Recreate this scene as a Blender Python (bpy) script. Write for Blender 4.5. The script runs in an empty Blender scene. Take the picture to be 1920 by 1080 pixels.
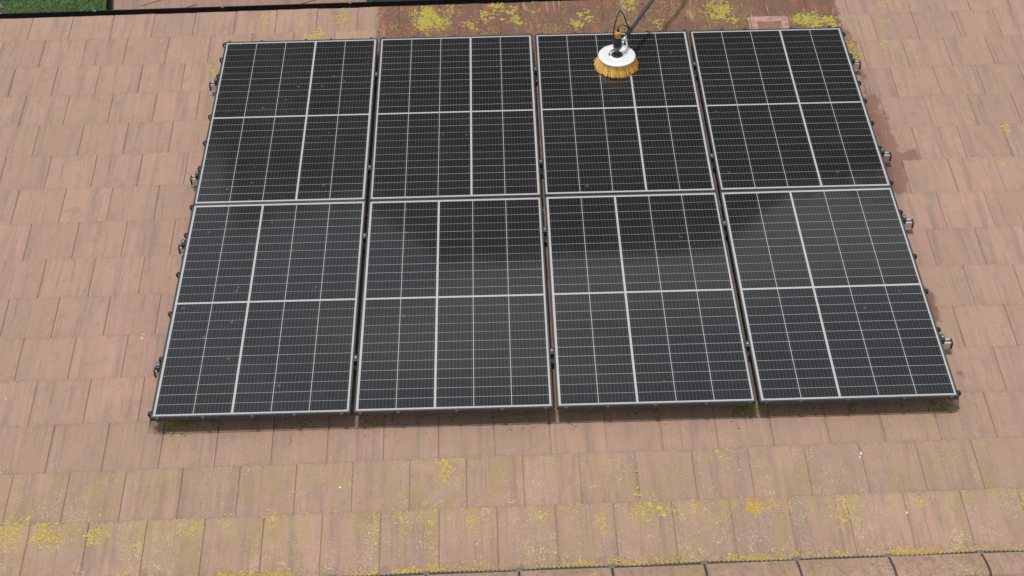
import bpy, bmesh, math, random
from mathutils import Matrix, Vector, noise as mnoise
random.seed(7)
R = math.radians
sc = bpy.context.scene
col = sc.collection

# ------------------------------------------------------------------ frames
PITCH = R(32.0)          # roof pitch, falling away from the camera (+Y)
TH = 0.012               # the panel array sits very slightly askew on the roof
cp, sp = math.cos(PITCH), math.sin(PITCH)
ROOF = Matrix(((1, 0, 0, 0), (0, cp, sp, 0), (0, -sp, cp, 0), (0, 0, 0, 1)))   # (u, v downslope, n) -> world
ARR = ROOF @ Matrix.Rotation(-TH, 4, 'Z')                                      # frame of the panel array
GROUND = -7.3

# ------------------------------------------------------------------ camera
cam_d = bpy.data.cameras.new('camera')
cam = bpy.data.objects.new('camera', cam_d); col.objects.link(cam)
cam_d.sensor_width = 36.0
cam_d.lens = 2696.7 / 1920 * 36.0
cam_d.clip_end = 2000
CR = Vector((0.9996, -0.0232, -0.0144)); CD = Vector((-0.0266, -0.7067, -0.7070)); CF = Vector((0.0062, 0.7072, -0.7070))
CPOS = Vector((1.95194, -5.11368, 6.04438))
A3 = ARR.to_3x3()
fw = (A3 @ CF).normalized(); rt = A3 @ CR; rt = (rt - fw * rt.dot(fw)).normalized(); up = rt.cross(fw)
mw = Matrix((rt, up, -fw)).transposed().to_4x4(); mw.translation = ARR @ CPOS
cam.matrix_world = mw
sc.camera = cam

# ------------------------------------------------------------------ world: daylight sky with broken cloud
SUN_UVN = Vector((-0.13, 0.05, 1.0))                  # nearly square on to the roof, a touch from the left
sun_dir = (ROOF.to_3x3() @ SUN_UVN).normalized()
sun_el = math.asin(sun_dir.z); sun_az = math.atan2(sun_dir.x, sun_dir.y)
w = bpy.data.worlds.new('World'); sc.world = w; w.use_nodes = True
wt = w.node_tree; wt.nodes.clear()
wn = wt.nodes.new
sky = wn('ShaderNodeTexSky'); sky.sky_type = 'NISHITA'; sky.sun_disc = False
sky.sun_elevation = sun_el; sky.sun_rotation = sun_az; sky.air_density = 1.0; sky.dust_density = 0.6
bg = wn('ShaderNodeBackground'); bg.inputs['Strength'].default_value = 0.082
out = wn('ShaderNodeOutputWorld')
tc = wn('ShaderNodeTexCoord')
sep = wn('ShaderNodeSeparateXYZ'); wt.links.new(tc.outputs['Generated'], sep.inputs[0])
def wmath(op, a, b):
    m = wn('ShaderNodeMath'); m.operation = op
    for i, s in enumerate((a, b)):
        if isinstance(s, (int, float)): m.inputs[i].default_value = s
        else: wt.links.new(s, m.inputs[i])
    return m.outputs[0]
zz = wmath('ADD', wmath('MAXIMUM', sep.outputs[2], 0.0), 0.16)
comb = wn('ShaderNodeCombineXYZ')
wt.links.new(wmath('DIVIDE', sep.outputs[0], zz), comb.inputs[0]); wt.links.new(wmath('DIVIDE', sep.outputs[1], zz), comb.inputs[1])
cn = wn('ShaderNodeTexNoise'); cn.inputs['Scale'].default_value = 1.25; cn.inputs['Detail'].default_value = 4; cn.inputs['Roughness'].default_value = 0.42
cmap = wn('ShaderNodeMapping'); cmap.inputs['Location'].default_value = (27.427, -29.657, 0.0)
wt.links.new(comb.outputs[0], cmap.inputs[0]); wt.links.new(cmap.outputs[0], cn.inputs['Vector'])
cr = wn('ShaderNodeValToRGB'); cr.color_ramp.elements[0].position = 0.46; cr.color_ramp.elements[1].position = 0.56
wt.links.new(cn.outputs['Fac'], cr.inputs[0])
mx = wn('ShaderNodeMix'); mx.data_type = 'RGBA'
wt.links.new(cr.outputs[0], mx.inputs['Factor']); hz = wn('ShaderNodeHueSaturation'); hz.inputs['Saturation'].default_value = 0.55; wt.links.new(sky.outputs[0], hz.inputs['Color']); wt.links.new(hz.outputs[0], mx.inputs['A'])
mx.inputs['B'].default_value = (11.8, 11.8, 11.9, 1)
wt.links.new(mx.outputs['Result'], bg.inputs['Color']); wt.links.new(bg.outputs[0], out.inputs[0])

sl = bpy.data.lights.new('sun', 'SUN'); sl.energy = 2.2; sl.angle = R(6.0); sl.color = (1.0, 0.955, 0.90)
so = bpy.data.objects.new('sun', sl); col.objects.link(so)
so.rotation_euler = sun_dir.to_track_quat('Z', 'Y').to_euler()
so.location = (0, 0, 30)

sc.view_settings.view_transform = 'Standard'; sc.view_settings.look = 'None'
sc.view_settings.exposure = 0.0; sc.view_settings.gamma = 1.0; sc.view_settings.use_curve_mapping = False
sc.render.engine = 'CYCLES'
sc.cycles.max_bounces = 6; sc.cycles.use_denoising = True

# ------------------------------------------------------------------ node helper
class NT:
    def __init__(s, name):
        s.m = bpy.data.materials.new(name); s.m.use_nodes = True
        s.t = s.m.node_tree; s.b = s.t.nodes['Principled BSDF']
    def n(s, t, **kw):
        x = s.t.nodes.new('ShaderNode' + t)
        for k, v in kw.items(): setattr(x, k, v)
        return x
    def put(s, sock, v):
        if v is None: return
        if isinstance(v, bpy.types.NodeSocket): s.t.links.new(v, sock)
        elif isinstance(v, (tuple, list)) and len(v) == 3 and sock.type == 'RGBA': sock.default_value = (*v, 1)
        else: sock.default_value = v
    def math(s, op, a, b=None, c=None, clamp=False):
        x = s.n('Math', operation=op, use_clamp=clamp)
        for i, v in enumerate((a, b, c)): s.put(x.inputs[i], v)
        return x.outputs[0]
    def coord(s, ob=None):
        x = s.n('TexCoord')
        if ob is not None: x.object = ob
        return x.outputs['Object']
    def scale(s, v, k, off=None):
        x = s.n('Mapping'); s.put(x.inputs[0], v); x.inputs['Scale'].default_value = k
        if off is not None: s.put(x.inputs['Location'], off)
        return x.outputs[0]
    def noise(s, v, scale=1.0, detail=3, rough=0.5, dist=0.0):
        x = s.n('TexNoise'); s.put(x.inputs['Vector'], v)
        x.inputs['Scale'].default_value = scale; x.inputs['Detail'].default_value = detail
        x.inputs['Roughness'].default_value = rough; x.inputs['Distortion'].default_value = dist
        return x.outputs['Fac']
    def vor(s, v, scale, rnd=1.0):
        x = s.n('TexVoronoi'); s.put(x.inputs['Vector'], v); x.inputs['Scale'].default_value = scale
        x.inputs['Randomness'].default_value = rnd
        return x.outputs['Distance'], x.outputs['Color']
    def step(s, v, lo, hi, a=0.0, b=1.0, mode='SMOOTHSTEP'):
        x = s.n('MapRange', interpolation_type=mode); s.put(x.inputs[0], v)
        for i, k in enumerate((lo, hi, a, b)): s.put(x.inputs[i + 1], k)
        return x.outputs[0]
    def mix(s, f, a, b, mode='MIX'):
        x = s.n('Mix', data_type='RGBA', blend_type=mode)
        s.put(x.inputs['Factor'], f); s.put(x.inputs['A'], a); s.put(x.inputs['B'], b)
        return x.outputs['Result']
    def xyz(s, v):
        x = s.n('SeparateXYZ'); s.put(x.inputs[0], v); return x.outputs
    def rand(s): return s.n('ObjectInfo').outputs['Random']
    def bump(s, h, strength=0.3, dist=0.002):
        x = s.n('Bump'); s.put(x.inputs['Height'], h); x.inputs['Strength'].default_value = strength; x.inputs['Distance'].default_value = dist
        s.put(s.b.inputs['Normal'], x.outputs[0])
    def set(s, **kw):
        for k, v in kw.items(): s.put(s.b.inputs[k.replace('_', ' ')], v)
        return s.m

# ------------------------------------------------------------------ object helpers
WM = {}
def place(o, world, parent=None):
    WM[o.name] = world.copy()
    if parent is not None:
        o.parent = parent; o.matrix_parent_inverse = Matrix.Identity(4)
        o.matrix_basis = WM[parent.name].inverted() @ world
    else:
        o.matrix_basis = world
    return o
def empty(name, world):
    o = bpy.data.objects.new(name, None); col.objects.link(o); o.empty_display_size = 0.1
    return place(o, world)
def tag(o, label=None, cat=None, group=None, kind=None):
    for k, v in (('label', label), ('category', cat), ('group', group), ('kind', kind)):
        if v: o[k] = v
    return o
def mesh_of(name, bm, mat, smooth=False):
    me = bpy.data.meshes.new(name); bm.to_mesh(me); bm.free()
    if mat: me.materials.append(mat)
    if smooth: me.polygons.foreach_set('use_smooth', [True] * len(me.polygons))
    return me
def obj(name, me, world, parent=None):
    o = bpy.data.objects.new(name, me); col.objects.link(o)
    return place(o, world, parent)
T = Matrix.Translation
def box(bm, x0, x1, y0, y1, z0, z1, M=None, bevel=0.0):
    vs = [Vector((x, y, z)) for z in (z0, z1) for y in (y0, y1) for x in (x0, x1)]
    if M is not None: vs = [M @ v for v in vs]
    v = [bm.verts.new(p) for p in vs]
    fs = [bm.faces.new([v[i] for i in q]) for q in ((0, 2, 3, 1), (4, 5, 7, 6), (0, 1, 5, 4), (2, 6, 7, 3), (0, 4, 6, 2), (1, 3, 7, 5))]
    if bevel:
        es = list({e for f in fs for e in f.edges})
        bmesh.ops.bevel(bm, geom=es, offset=bevel, segments=2, affect='EDGES', profile=0.6)
def lathe(bm, prof, seg=32, M=None, cap0=True, cap1=True):
    rings = []
    for r, z in prof:
        ring = []
        for i in range(seg):
            a = 2 * math.pi * i / seg
            p = Vector((r * math.cos(a), r * math.sin(a), z))
            ring.append(bm.verts.new(M @ p if M is not None else p))
        rings.append(ring)
    for a, b in zip(rings, rings[1:]):
        for i in range(seg): bm.faces.new((a[i], a[(i + 1) % seg], b[(i + 1) % seg], b[i]))
    if cap0: bm.faces.new(rings[0][::-1])
    if cap1: bm.faces.new(rings[-1])
def tube(bm, pts, r, seg=8, cap=True, r1=None):
    pts = [Vector(p) for p in pts]; rings = []
    ref = Vector((0, 0, 1))
    for i, p in enumerate(pts):
        d = (pts[min(i + 1, len(pts) - 1)] - pts[max(i - 1, 0)]).normalized()
        rf = ref if abs(d.dot(ref)) < 0.95 else Vector((1, 0, 0))
        x = d.cross(rf).normalized(); y = d.cross(x).normalized()
        rr = r if r1 is None else r + (r1 - r) * i / (len(pts) - 1)
        rings.append([bm.verts.new(p + (x * math.cos(2 * math.pi * k / seg) + y * math.sin(2 * math.pi * k / seg)) * rr) for k in range(seg)])
    for a, b in zip(rings, rings[1:]):
        for k in range(seg): bm.faces.new((a[k], a[(k + 1) % seg], b[(k + 1) % seg], b[k]))
    if cap:
        bm.faces.new(rings[0][::-1]); bm.faces.new(rings[-1])
def smooth_path(pts, n=8):
    pts = [Vector(p) for p in pts]; o = []
    q = [pts[0]] + pts + [pts[-1]]
    for i in range(1, len(q) - 2):
        for k in range(n):
            t = k / n; a, b, c, d = q[i - 1], q[i], q[i + 1], q[i + 2]
            o.append(0.5 * ((2 * b) + (c - a) * t + (2 * a - 5 * b + 4 * c - d) * t * t + (3 * b - a - 3 * c + d) * t ** 3))
    return o + [pts[-1]]
def simple(name, base, rough=0.6, metal=0.0, spec=None, var=0.12, vs=30.0):
    t = NT(name); P = t.coord()
    f = t.noise(P, vs, 4)
    c = t.mix(t.step(f, 0.3, 0.7), tuple(x * (1 - var) for x in base), tuple(min(1, x * (1 + var)) for x in base))
    return t.set(Base_Color=c, Roughness=rough, Metallic=metal, **({'Specular_IOR_Level': spec} if spec is not None else {}))

# ================================================================== THE HOUSE
V0, GAUGE, PW = -0.595, 0.337, 0.3055      # first course nose, course gauge, tile pitch
TOP, TILT, THK = -0.118, 0.066, 0.020      # nose height, tile tilt, tile thickness
NCOURSE = 15
EAVE = V0 + GAUGE * (NCOURSE - 1) - 0.040
RV = -1.150                                # ridge apex (v)
UL, UR = -3.6, 7.6                         # roof ends
def tile_n(v):
    k = max(0, math.ceil((v - V0) / GAUGE - 1e-6)); nose = EAVE if k >= NCOURSE - 1 else V0 + k * GAUGE
    return TOP + TILT * (v - nose)

house = empty('house', T((2.0, 0.0, GROUND)))
tag(house, 'house with a worn pink-brown flat tiled roof that carries the solar panels', 'house')

# roof deck: both slopes, under the tiles
bm = bmesh.new()
def slope_pt(u, v, n, side=1):
    p = ROOF @ Vector((u, v, n))
    if side < 0:
        ya = (ROOF @ Vector((0, RV, -0.17))).y
        p.y = 2 * ya - p.y
    return ROOF.inverted() @ p
def quadstrip(ps): bm.faces.new([bm.verts.new(p) for p in ps])
top = [[slope_pt(u, v, -0.17) for u in (UL, UR)] for v in (RV, EAVE - 0.05)]
bot = [[slope_pt(u, v, -0.23) for u in (UL, UR)] for v in (RV, EAVE - 0.05)]
bk = [slope_pt(u, EAVE - 0.05, -0.17, -1) for u in (UL, UR)]
quadstrip((top[0][0], top[0][1], top[1][1], top[1][0])); quadstrip((bot[0][0], bot[1][0], bot[1][1], bot[0][1]))
quadstrip((top[1][0], top[1][1], bot[1][1], bot[1][0])); quadstrip((top[0][0], bk[0], bk[1], top[0][1]))
deck_mat = simple('roof_underlay', (0.05, 0.045, 0.045), 0.9)
roof = obj('roof', mesh_of('roof', bm, deck_mat), ROOF, house)

# ---- tile material
def tile_material():
    t = NT('concrete_tile'); P = t.coord(roof); r = t.rand()
    x = t.xyz(P)
    rv = t.n('CombineXYZ'); t.put(rv.inputs[2], t.math('MULTIPLY', r, 37.0)); t.put(rv.inputs[1], t.math('MULTIPLY', r, 13.0))
    offs = rv.outputs[0]
    big = t.noise(P, 0.9, 3)
    c = t.mix(t.step(big, 0.35, 0.65), (0.445, 0.284, 0.224), (0.415, 0.276, 0.212))
    # each tile its own tone
    c = t.mix(1.0, c, t.mix(t.step(r, 0, 1), (0.925, 0.925, 0.935), (1.035, 1.03, 1.02)), 'MULTIPLY')
    c = t.mix(t.step(r, 0.90, 0.93), c, t.mix(1.0, c, (0.89, 0.90, 0.92), 'MULTIPLY'))
    # ochre algae haze, stronger near the ridge
    ridge = t.step(x[1], 0.25, -0.75)
    och = t.math('MULTIPLY', t.step(t.noise(t.scale(P, (5, 3, 1), offs), 1.0, 5, 0.6), 0.40, 0.68), t.math('MULTIPLY_ADD', ridge, 0.80, 0.12))
    c = t.mix(och, c, (0.355, 0.255, 0.135))
    # long grey run-off streaks down the slope
    st = t.noise(t.scale(P, (17, 1.1, 1), offs), 1.0, 5, 0.66)
    c = t.mix(t.math('MULTIPLY', t.step(st, 0.47, 0.72), 0.70), c, (0.25, 0.197, 0.170))
    st2 = t.noise(t.scale(P, (60, 2.6, 1), offs), 1.0, 4, 0.65)
    c = t.mix(t.math('MULTIPLY', t.step(st2, 0.53, 0.72), 0.52), c, (0.235, 0.160, 0.135))
    st3 = t.noise(t.scale(P, (40, 1.8, 1), offs), 1.0, 4, 0.65)
    c = t.mix(t.math('MULTIPLY', t.step(st3, 0.54, 0.72), 0.36), c, (0.54, 0.345, 0.26))
    # blotchy darker weathering
    bl = t.noise(t.scale(P, (11, 8, 1), offs), 1.0, 6, 0.72)
    c = t.mix(t.math('MULTIPLY', t.step(bl, 0.50, 0.72), 0.58), c, (0.285, 0.205, 0.172))
    # short dark scuffs
    sc_ = t.noise(t.scale(P, (85, 15, 1), offs), 1.0, 3, 0.6)
    c = t.mix(t.math('MULTIPLY', t.step(sc_, 0.665, 0.74), 0.62), c, (0.20, 0.135, 0.115))
    # grime collected along the course edges
    ly = t.xyz(t.coord())[1]
    edge = t.math('MAXIMUM', t.step(ly, -0.030, -0.002), t.step(ly, -0.312, -0.336))
    gr_ = t.math('MULTIPLY', edge, t.step(t.noise(t.scale(P, (1, .6, 1)), 38, 5, 0.7), 0.46, 0.66))
    c = t.mix(t.math('MULTIPLY', gr_, 0.50), c, (0.19, 0.14, 0.115))
    # grit
    g = t.noise(P, 230, 4, 0.75)
    c = t.mix(1.0, c, t.mix(t.step(g, 0.25, 0.75, mode='LINEAR'), (0.76, 0.75, 0.745), (1.23, 1.23, 1.22)), 'MULTIPLY')
    # pale crust lichen: irregular specks, thick on the ridge courses
    dens = t.math('MULTIPLY', t.step(t.noise(t.scale(P, (7, 4, 1), offs), 1.0, 4, 0.65), 0.36, 0.70), t.math('MULTIPLY_ADD', ridge, 0.75, 0.25))
    sn = t.noise(t.scale(P, (1, 0.75, 1)), 120, 3, 0.6, 0.6)
    thr = t.math('MULTIPLY_ADD', dens, -0.16, 0.705)
    sp_ = t.step(t.math('SUBTRACT', sn, thr), -0.01, 0.05)
    tint = t.step(t.noise(P, 23, 3), 0.38, 0.62)
    c = t.mix(t.math('MULTIPLY', sp_, 0.80), c, t.mix(tint, (0.60, 0.53, 0.41), (0.57, 0.46, 0.22)))
    # ochre bloom on the noses of the courses by the ridge
    nose = t.math('MULTIPLY', t.step(ly, -0.30, -0.01), t.step(x[1], 0.05, -0.60))
    bloom = t.math('MULTIPLY', nose, t.step(t.noise(t.scale(P, (9, 5, 1), offs), 1.0, 5, 0.7), 0.42, 0.68))
    fine = t.step(t.noise(P, 150, 4, 0.7), 0.40, 0.62)
    c = t.mix(t.math('MULTIPLY', t.math('MULTIPLY', bloom, fine), 0.80), c, (0.47, 0.375, 0.13))
    # yellow dusting
    dens2 = t.math('MULTIPLY', t.step(t.noise(t.scale(P, (9, 4, 1), offs), 1.0, 4, 0.7), 0.50, 0.76), t.math('MULTIPLY_ADD', ridge, 0.7, 0.3))
    sn2 = t.noise(t.scale(P, (1, 0.8, 1), (3.3, 1.7, 0)), 95, 4, 0.65, 0.8)
    s2 = t.step(t.math('SUBTRACT', sn2, t.math('MULTIPLY_ADD', dens2, -0.18, 0.72)), -0.01, 0.05)
    c = t.mix(t.math('MULTIPLY', s2, 0.8), c, (0.50, 0.39, 0.10))
    # ---- water: tiles below the array are wet, with trickles beside it
    dn = t.n('TexNoise'); t.put(dn.inputs['Vector'], P); dn.inputs['Scale'].default_value = 14; dn.inputs['Detail'].default_value = 8; dn.inputs['Roughness'].default_value = 0.62
    pd = t.n('VectorMath', operation='MULTIPLY_ADD'); t.put(pd.inputs[0], dn.outputs['Color']); pd.inputs[1].default_value = (0.13, 0.22, 0); t.put(pd.inputs[2], P)
    q = t.xyz(pd.outputs[0])
    def bx(u0, u1, v0, v1, e=0.014):
        u0 += .065; u1 += .065; v0 += .11; v1 += .11
        a = t.math('MULTIPLY', t.step(q[0], u0 - e, u0 + e), t.step(q[0], u1 + e, u1 - e))
        b = t.math('MULTIPLY', t.step(q[1], v0 - e, v0 + e), t.step(q[1], v1 + e, v1 - e))
        return t.math('MULTIPLY', a, b)
    wet = None
    for bxs in ((1.12, 4.56, 3.45, 4.6), (4.50, 4.60, 3.30, 3.62), (4.55, 4.60, 2.70, 3.40), (4.48, 4.62, 2.62, 2.80), (4.47, 4.64, 2.02, 2.62), (4.45, 4.76, 2.10, 2.20), (4.45, 4.62, 1.80, 2.10), (4.46, 4.54, 0.62, 0.92), (4.53, 4.565, 0.19, 0.24)):
        b = bx(*bxs); wet = b if wet is None else t.math('MAXIMUM', wet, b)
    # dry runs left inside the wet patch
    dry = t.step(t.noise(t.scale(P, (30, 2.2, 1)), 1.0, 4, 0.6, 0.4), 0.60, 0.64)
    dry = t.math('MULTIPLY', dry, t.step(t.noise(P, 4.0, 3), 0.45, 0.55))
    wet = t.math('MULTIPLY', wet, t.math('MULTIPLY_ADD', dry, -0.8, 1.0))
    red = t.step(t.noise(t.scale(P, (10, 6, 1)), 1.0, 4, 0.6), 0.52, 0.64)
    wc = t.mix(red, (0.160, 0.072, 0.049), (0.285, 0.088, 0.053))
    olive = t.math('MULTIPLY', t.step(t.noise(P, 75, 5, 0.75), 0.48, 0.60), t.step(t.noise(P, 8, 3), 0.62, 0.42))
    wc = t.mix(t.math('MULTIPLY', olive, 0.65), wc, (0.22, 0.155, 0.075))
    wc = t.mix(t.math('MULTIPLY', t.step(sc_, 0.50, 0.66), 0.55), wc, (0.085, 0.055, 0.042))
    side = t.step(x[0], 4.50, 4.60)
    wc = t.mix(t.math('MULTIPLY', side, 0.75), wc, (0.195, 0.083, 0.050))
    c = t.mix(t.math('MULTIPLY', wet, t.math('MULTIPLY_ADD', side, -0.22, 0.90)), c, wc)
    t.bump(t.math('ADD', t.math('MULTIPLY', g, 0.7), t.math('MULTIPLY', st2, 0.5)), 0.35, 0.003)
    return t.set(Base_Color=c, Roughness=t.math('MULTIPLY_ADD', wet, -0.42, 0.92), Specular_IOR_Level=t.math('MULTIPLY_ADD', wet, 0.25, 0.22))
tile_mat = tile_material()

# ---- tile meshes: a few variants with slightly uneven noses and edges
TW, TL = 0.3018, 0.415
def tile_bm(seed, bm=None, M=None):
    rnd = random.Random(seed); own = bm is None
    if own: bm = bmesh.new()
    xs = [0.0, 0.003, 0.075, 0.15, 0.225, TW - 0.003, TW]
    ys = [(0.0, -0.0045), (-0.004, -0.0008), (-0.018, 0.0), (-TL, 0.0)]
    jn = [rnd.uniform(-0.0022, 0.0012) for _ in xs]
    grid = []
    for j, (y, dz) in enumerate(ys):
        rowv = []
        for i, x in enumerate(xs):
            zz_ = TILT * y + dz - (0.003 if i in (0, len(xs) - 1) else 0) + rnd.uniform(-.0004, .0004)
            p = Vector((x + (rnd.uniform(-.0007, .0007)), y + (jn[i] if j < 3 else 0), zz_))
            rowv.append(p)
        grid.append(rowv)
    und = [[Vector((x, y, TILT * y - THK)) for x in (0.0, TW)] for y in (jn[0], -TL)]
    f = lambda p: bm.verts.new(M @ p if M is not None else p)
    g = [[f(p) for p in r_] for r_ in grid]; un = [[f(p) for p in r_] for r_ in und]
    for a, b in zip(g, g[1:]):
        for i in range(len(xs) - 1): bm.faces.new((a[i], b[i], b[i + 1], a[i + 1]))
    bm.faces.new([un[0][0]] + g[0] + [un[0][1]])                        # nose
    bm.faces.new([un[1][1]] + g[-1][::-1] + [un[1][0]])
    bm.faces.new([un[1][0]] + [r_[0] for r_ in g[::-1]] + [un[0][0]])
    bm.faces.new([un[0][1]] + [r_[-1] for r_ in g] + [un[1][1]])
    # side lock: low flange showing in the joint
    a0, a1 = TW - 0.004, TW + 0.019
    for z0, z1 in ((-0.019, -0.0065),):
        c8 = [f(Vector((x, y, TILT * y + z))) for z in (z0, z1) for y in (-0.001, -TL) for x in (a0, a1)]
        for qd in ((0, 2, 3, 1), (4, 5, 7, 6), (0, 1, 5, 4), (2, 6, 7, 3), (1, 3, 7, 5)): bm.faces.new([c8[i] for i in qd])
    return bm
tile_meshes = [mesh_of('roof_tile', tile_bm(s), tile_mat) for s in range(6)]

from bpy_extras.object_utils import world_to_camera_view
def ndc(p):
    d = p - mw.translation; z = d.dot(fw)
    k = cam_d.lens / 36.0
    return d.dot(rt) / z * k * 1.0 + 0.5, d.dot(up) / z * k * (1920 / 1080) + 0.5
bm_rest = bmesh.new(); n_tiles = 0
VENT_K, VENT_U = 13, None
rnd = random.Random(3)
for k in range(NCOURSE):
    ph = 0.05 if k % 2 == 0 else 0.197
    vk = V0 + GAUGE * k - (0.040 if k == NCOURSE - 1 else 0)
    i0 = math.floor((UL - ph) / PW); i1 = math.ceil((UR - ph) / PW)
    for i in range(i0, i1):
        u = ph + i * PW + 0.0020 + rnd.uniform(-.0019, .0019)
        if u < UL or u + TW > UR: continue
        if k == VENT_K and abs(u + TW / 2 - 4.07) < PW / 2: VENT_U = u; continue
        M = T((u, vk + rnd.uniform(-.002, .002), TOP + rnd.uniform(-.0008, .0008))) @ Matrix.Rotation(rnd.uniform(-.003, .003), 4, 'Z') @ Matrix.Rotation(rnd.uniform(-.004, .004), 4, 'Y')
        cs = [ndc(ROOF @ Vector((u + a, vk - b, TOP))) for a in (0, TW) for b in (0, GAUGE)]
        seen = any(-0.01 < x < 1.01 and -0.01 < y < 1.01 for x, y in cs)
        under = u > 0.05 and u + TW < 4.42 and vk - GAUGE > 0.12 and vk < 3.60
        if seen and not under:
            obj('roof_tile', rnd.choice(tile_meshes), ROOF @ M, roof); n_tiles += 1
        else:
            tile_bm(rnd.randrange(6), bm_rest, M)
tag(obj('tile_field', mesh_of('tile_field', bm_rest, tile_mat), ROOF, roof), kind='stuff')
print('tiles', n_tiles)

# ---- vent tile
vent_mat = simple('vent_plastic', (0.40, 0.245, 0.192), 0.75, var=0.25, vs=22)
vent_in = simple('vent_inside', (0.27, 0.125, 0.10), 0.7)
bm = tile_bm(1)
b2 = bmesh.new()
x0, x1 = 0.018, TW - 0.018
prof = [(-0.315, 0.002), (-0.30, 0.008), (-0.030, 0.018), (-0.018, 0.016), (-0.012, 0.002)]
bm_h = bm
pv = [[bm_h.verts.new((x, y, TILT * y + z)) for y, z in prof] for x in (x0 + 0.0, x1 - 0.0)]
for i in range(len(prof) - 1):
    if i == 1: continue
    bm_h.faces.new((pv[0][i], pv[1][i], pv[1][i + 1], pv[0][i + 1]))
# sloping upper face with a sunk tray
y0, z0 = prof[1]; y1, z1 = prof[2]
def fp(a, b, dz=0): y = y0 + (y1 - y0) * b; return bm_h.verts.new((x0 + (x1 - x0) * a, y, TILT * y + z0 + (z1 - z0) * b + dz))
o4 = [pv[0][1], pv[1][1], pv[1][2], pv[0][2]]
i4 = [fp(.16, .04), fp(.84, .04), fp(.84, .83), fp(.16, .83)]
s4 = [fp(.19, .06, -.013), fp(.81, .06, -.013), fp(.81, .80, -.013), fp(.19, .80, -.013)]
for a in range(4):
    b = (a + 1) % 4
    bm_h.faces.new((o4[a], o4[b], i4[b], i4[a])); bm_h.faces.new((i4[a], i4[b], s4[b], s4[a]))
tray = bm_h.faces.new(s4)
bm_h.faces.new(pv[0][::-1]); bm_h.faces.new(pv[1])
me = mesh_of('vent_tile', bm_h, vent_mat); b2.free()
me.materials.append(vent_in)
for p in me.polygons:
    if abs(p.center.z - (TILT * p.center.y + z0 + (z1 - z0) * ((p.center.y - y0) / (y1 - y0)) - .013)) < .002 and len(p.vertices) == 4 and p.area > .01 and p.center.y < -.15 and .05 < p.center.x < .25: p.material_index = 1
vt = obj('vent_tile', me, ROOF @ T((VENT_U or 3.92, V0 + GAUGE * VENT_K, TOP)), roof)
tag(vt, 'raised salmon-pink plastic vent tile peeping out above the far right panel')

# ---- ridge
ridge_mat = tile_mat
APEX = ROOF @ Vector((0, RV, -0.10))
RL = 0.47
PHR = 0.135
ridge = None
rub = simple('ridge_rubber', (0.055, 0.055, 0.056), 0.7, var=0.3, vs=120)
unionm = simple('ridge_union_plastic', (0.15, 0.145, 0.125), 0.8)
# ribbed roll along the edge of the ridge tiles
bm = bmesh.new()
nseg = int((UR - UL) / 0.012)
vE = -1.002
for j, (v, n) in enumerate(((vE + 0.021, -0.147), (vE + 0.014, -0.124), (vE - 0.10, -0.10))):
    rowv = []
    for i in range(nseg + 1):
        u = UL + (UR - UL) * i / nseg
        rowv.append(bm.verts.new((u, v + (0.0045 if i % 2 else -0.0025) * (j < 2) + 0.003 * math.sin(u * 9.1) * (j < 2), n + 0.002 * (i % 2))))
    if j:
        for i in range(nseg): bm.faces.new((prev[i], prev[i + 1], rowv[i + 1], rowv[i]))
    prev = rowv
ridge = obj('ridge', mesh_of('ridge', bm, rub), ROOF, house)
def ridge_section(r0, extra=0.0):
    # low-angle rounded cap: from the near-side foot over the apex to the other foot, in world YZ
    pts = []
    foot = ROOF @ Vector((0, vE - 0.002, -0.112 + extra)); ap = ROOF @ Vector((0, RV, -0.085)); ap.z += 0.018 + extra
    for s in range(-8, 9):
        a = s / 8
        y = ap.y + (foot.y - ap.y) * a
        z = ap.z + (foot.z - ap.z) * (abs(a) ** 1.55)
        pts.append((y, z))
    return pts
def ridge_bm(length, extra=0.0, thick=0.016):
    bm = bmesh.new(); sec = ridge_section(0, extra); rows = []
    for x, dz in ((0.0, -.003), (0.004, 0), (length - 0.004, 0), (length, -.003)):
        rows.append([bm.verts.new((x, y, z + dz)) for y, z in sec] + [bm.verts.new((x, y, z - thick)) for y, z in sec[::-1]])
    n = len(rows[0])
    for a, b in zip(rows, rows[1:]):
        for i in range(n): bm.faces.new((a[i], b[i], b[(i + 1) % n], a[(i + 1) % n]))
    bm.faces.new(rows[0][::-1]); bm.faces.new(rows[-1])
    bmesh.ops.recalc_face_normals(bm, faces=bm.faces)
    return bm
rme = mesh_of('ridge_tile', ridge_bm(RL - 0.012), ridge_mat)
ume = None
bm = ridge_bm(0.015, -0.004, 0.012)
ume = mesh_of('ridge_seal', bm, rub)
bm = bmesh.new(); box(bm, -0.017, 0.017, -0.008, 0.017, -0.132, -0.112, None, 0.004)
fme = mesh_of('union_foot', bm, unionm)
u = 1.043 - 8 * RL
off = -0.012
while u < UR:
    if u > UL - 0.1:
        ru = 0.012 * random.random()
        obj('ridge_tile', rme, T((u + 0.006, random.uniform(-.004, .004), random.uniform(-.003, .003))), ridge)
        obj('ridge_seal', ume, T((u - 0.0075, 0, 0)), ridge)
        obj('union_foot', fme, ROOF @ T((u, vE + 0.002, 0)), ridge)
    u += RL

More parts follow.
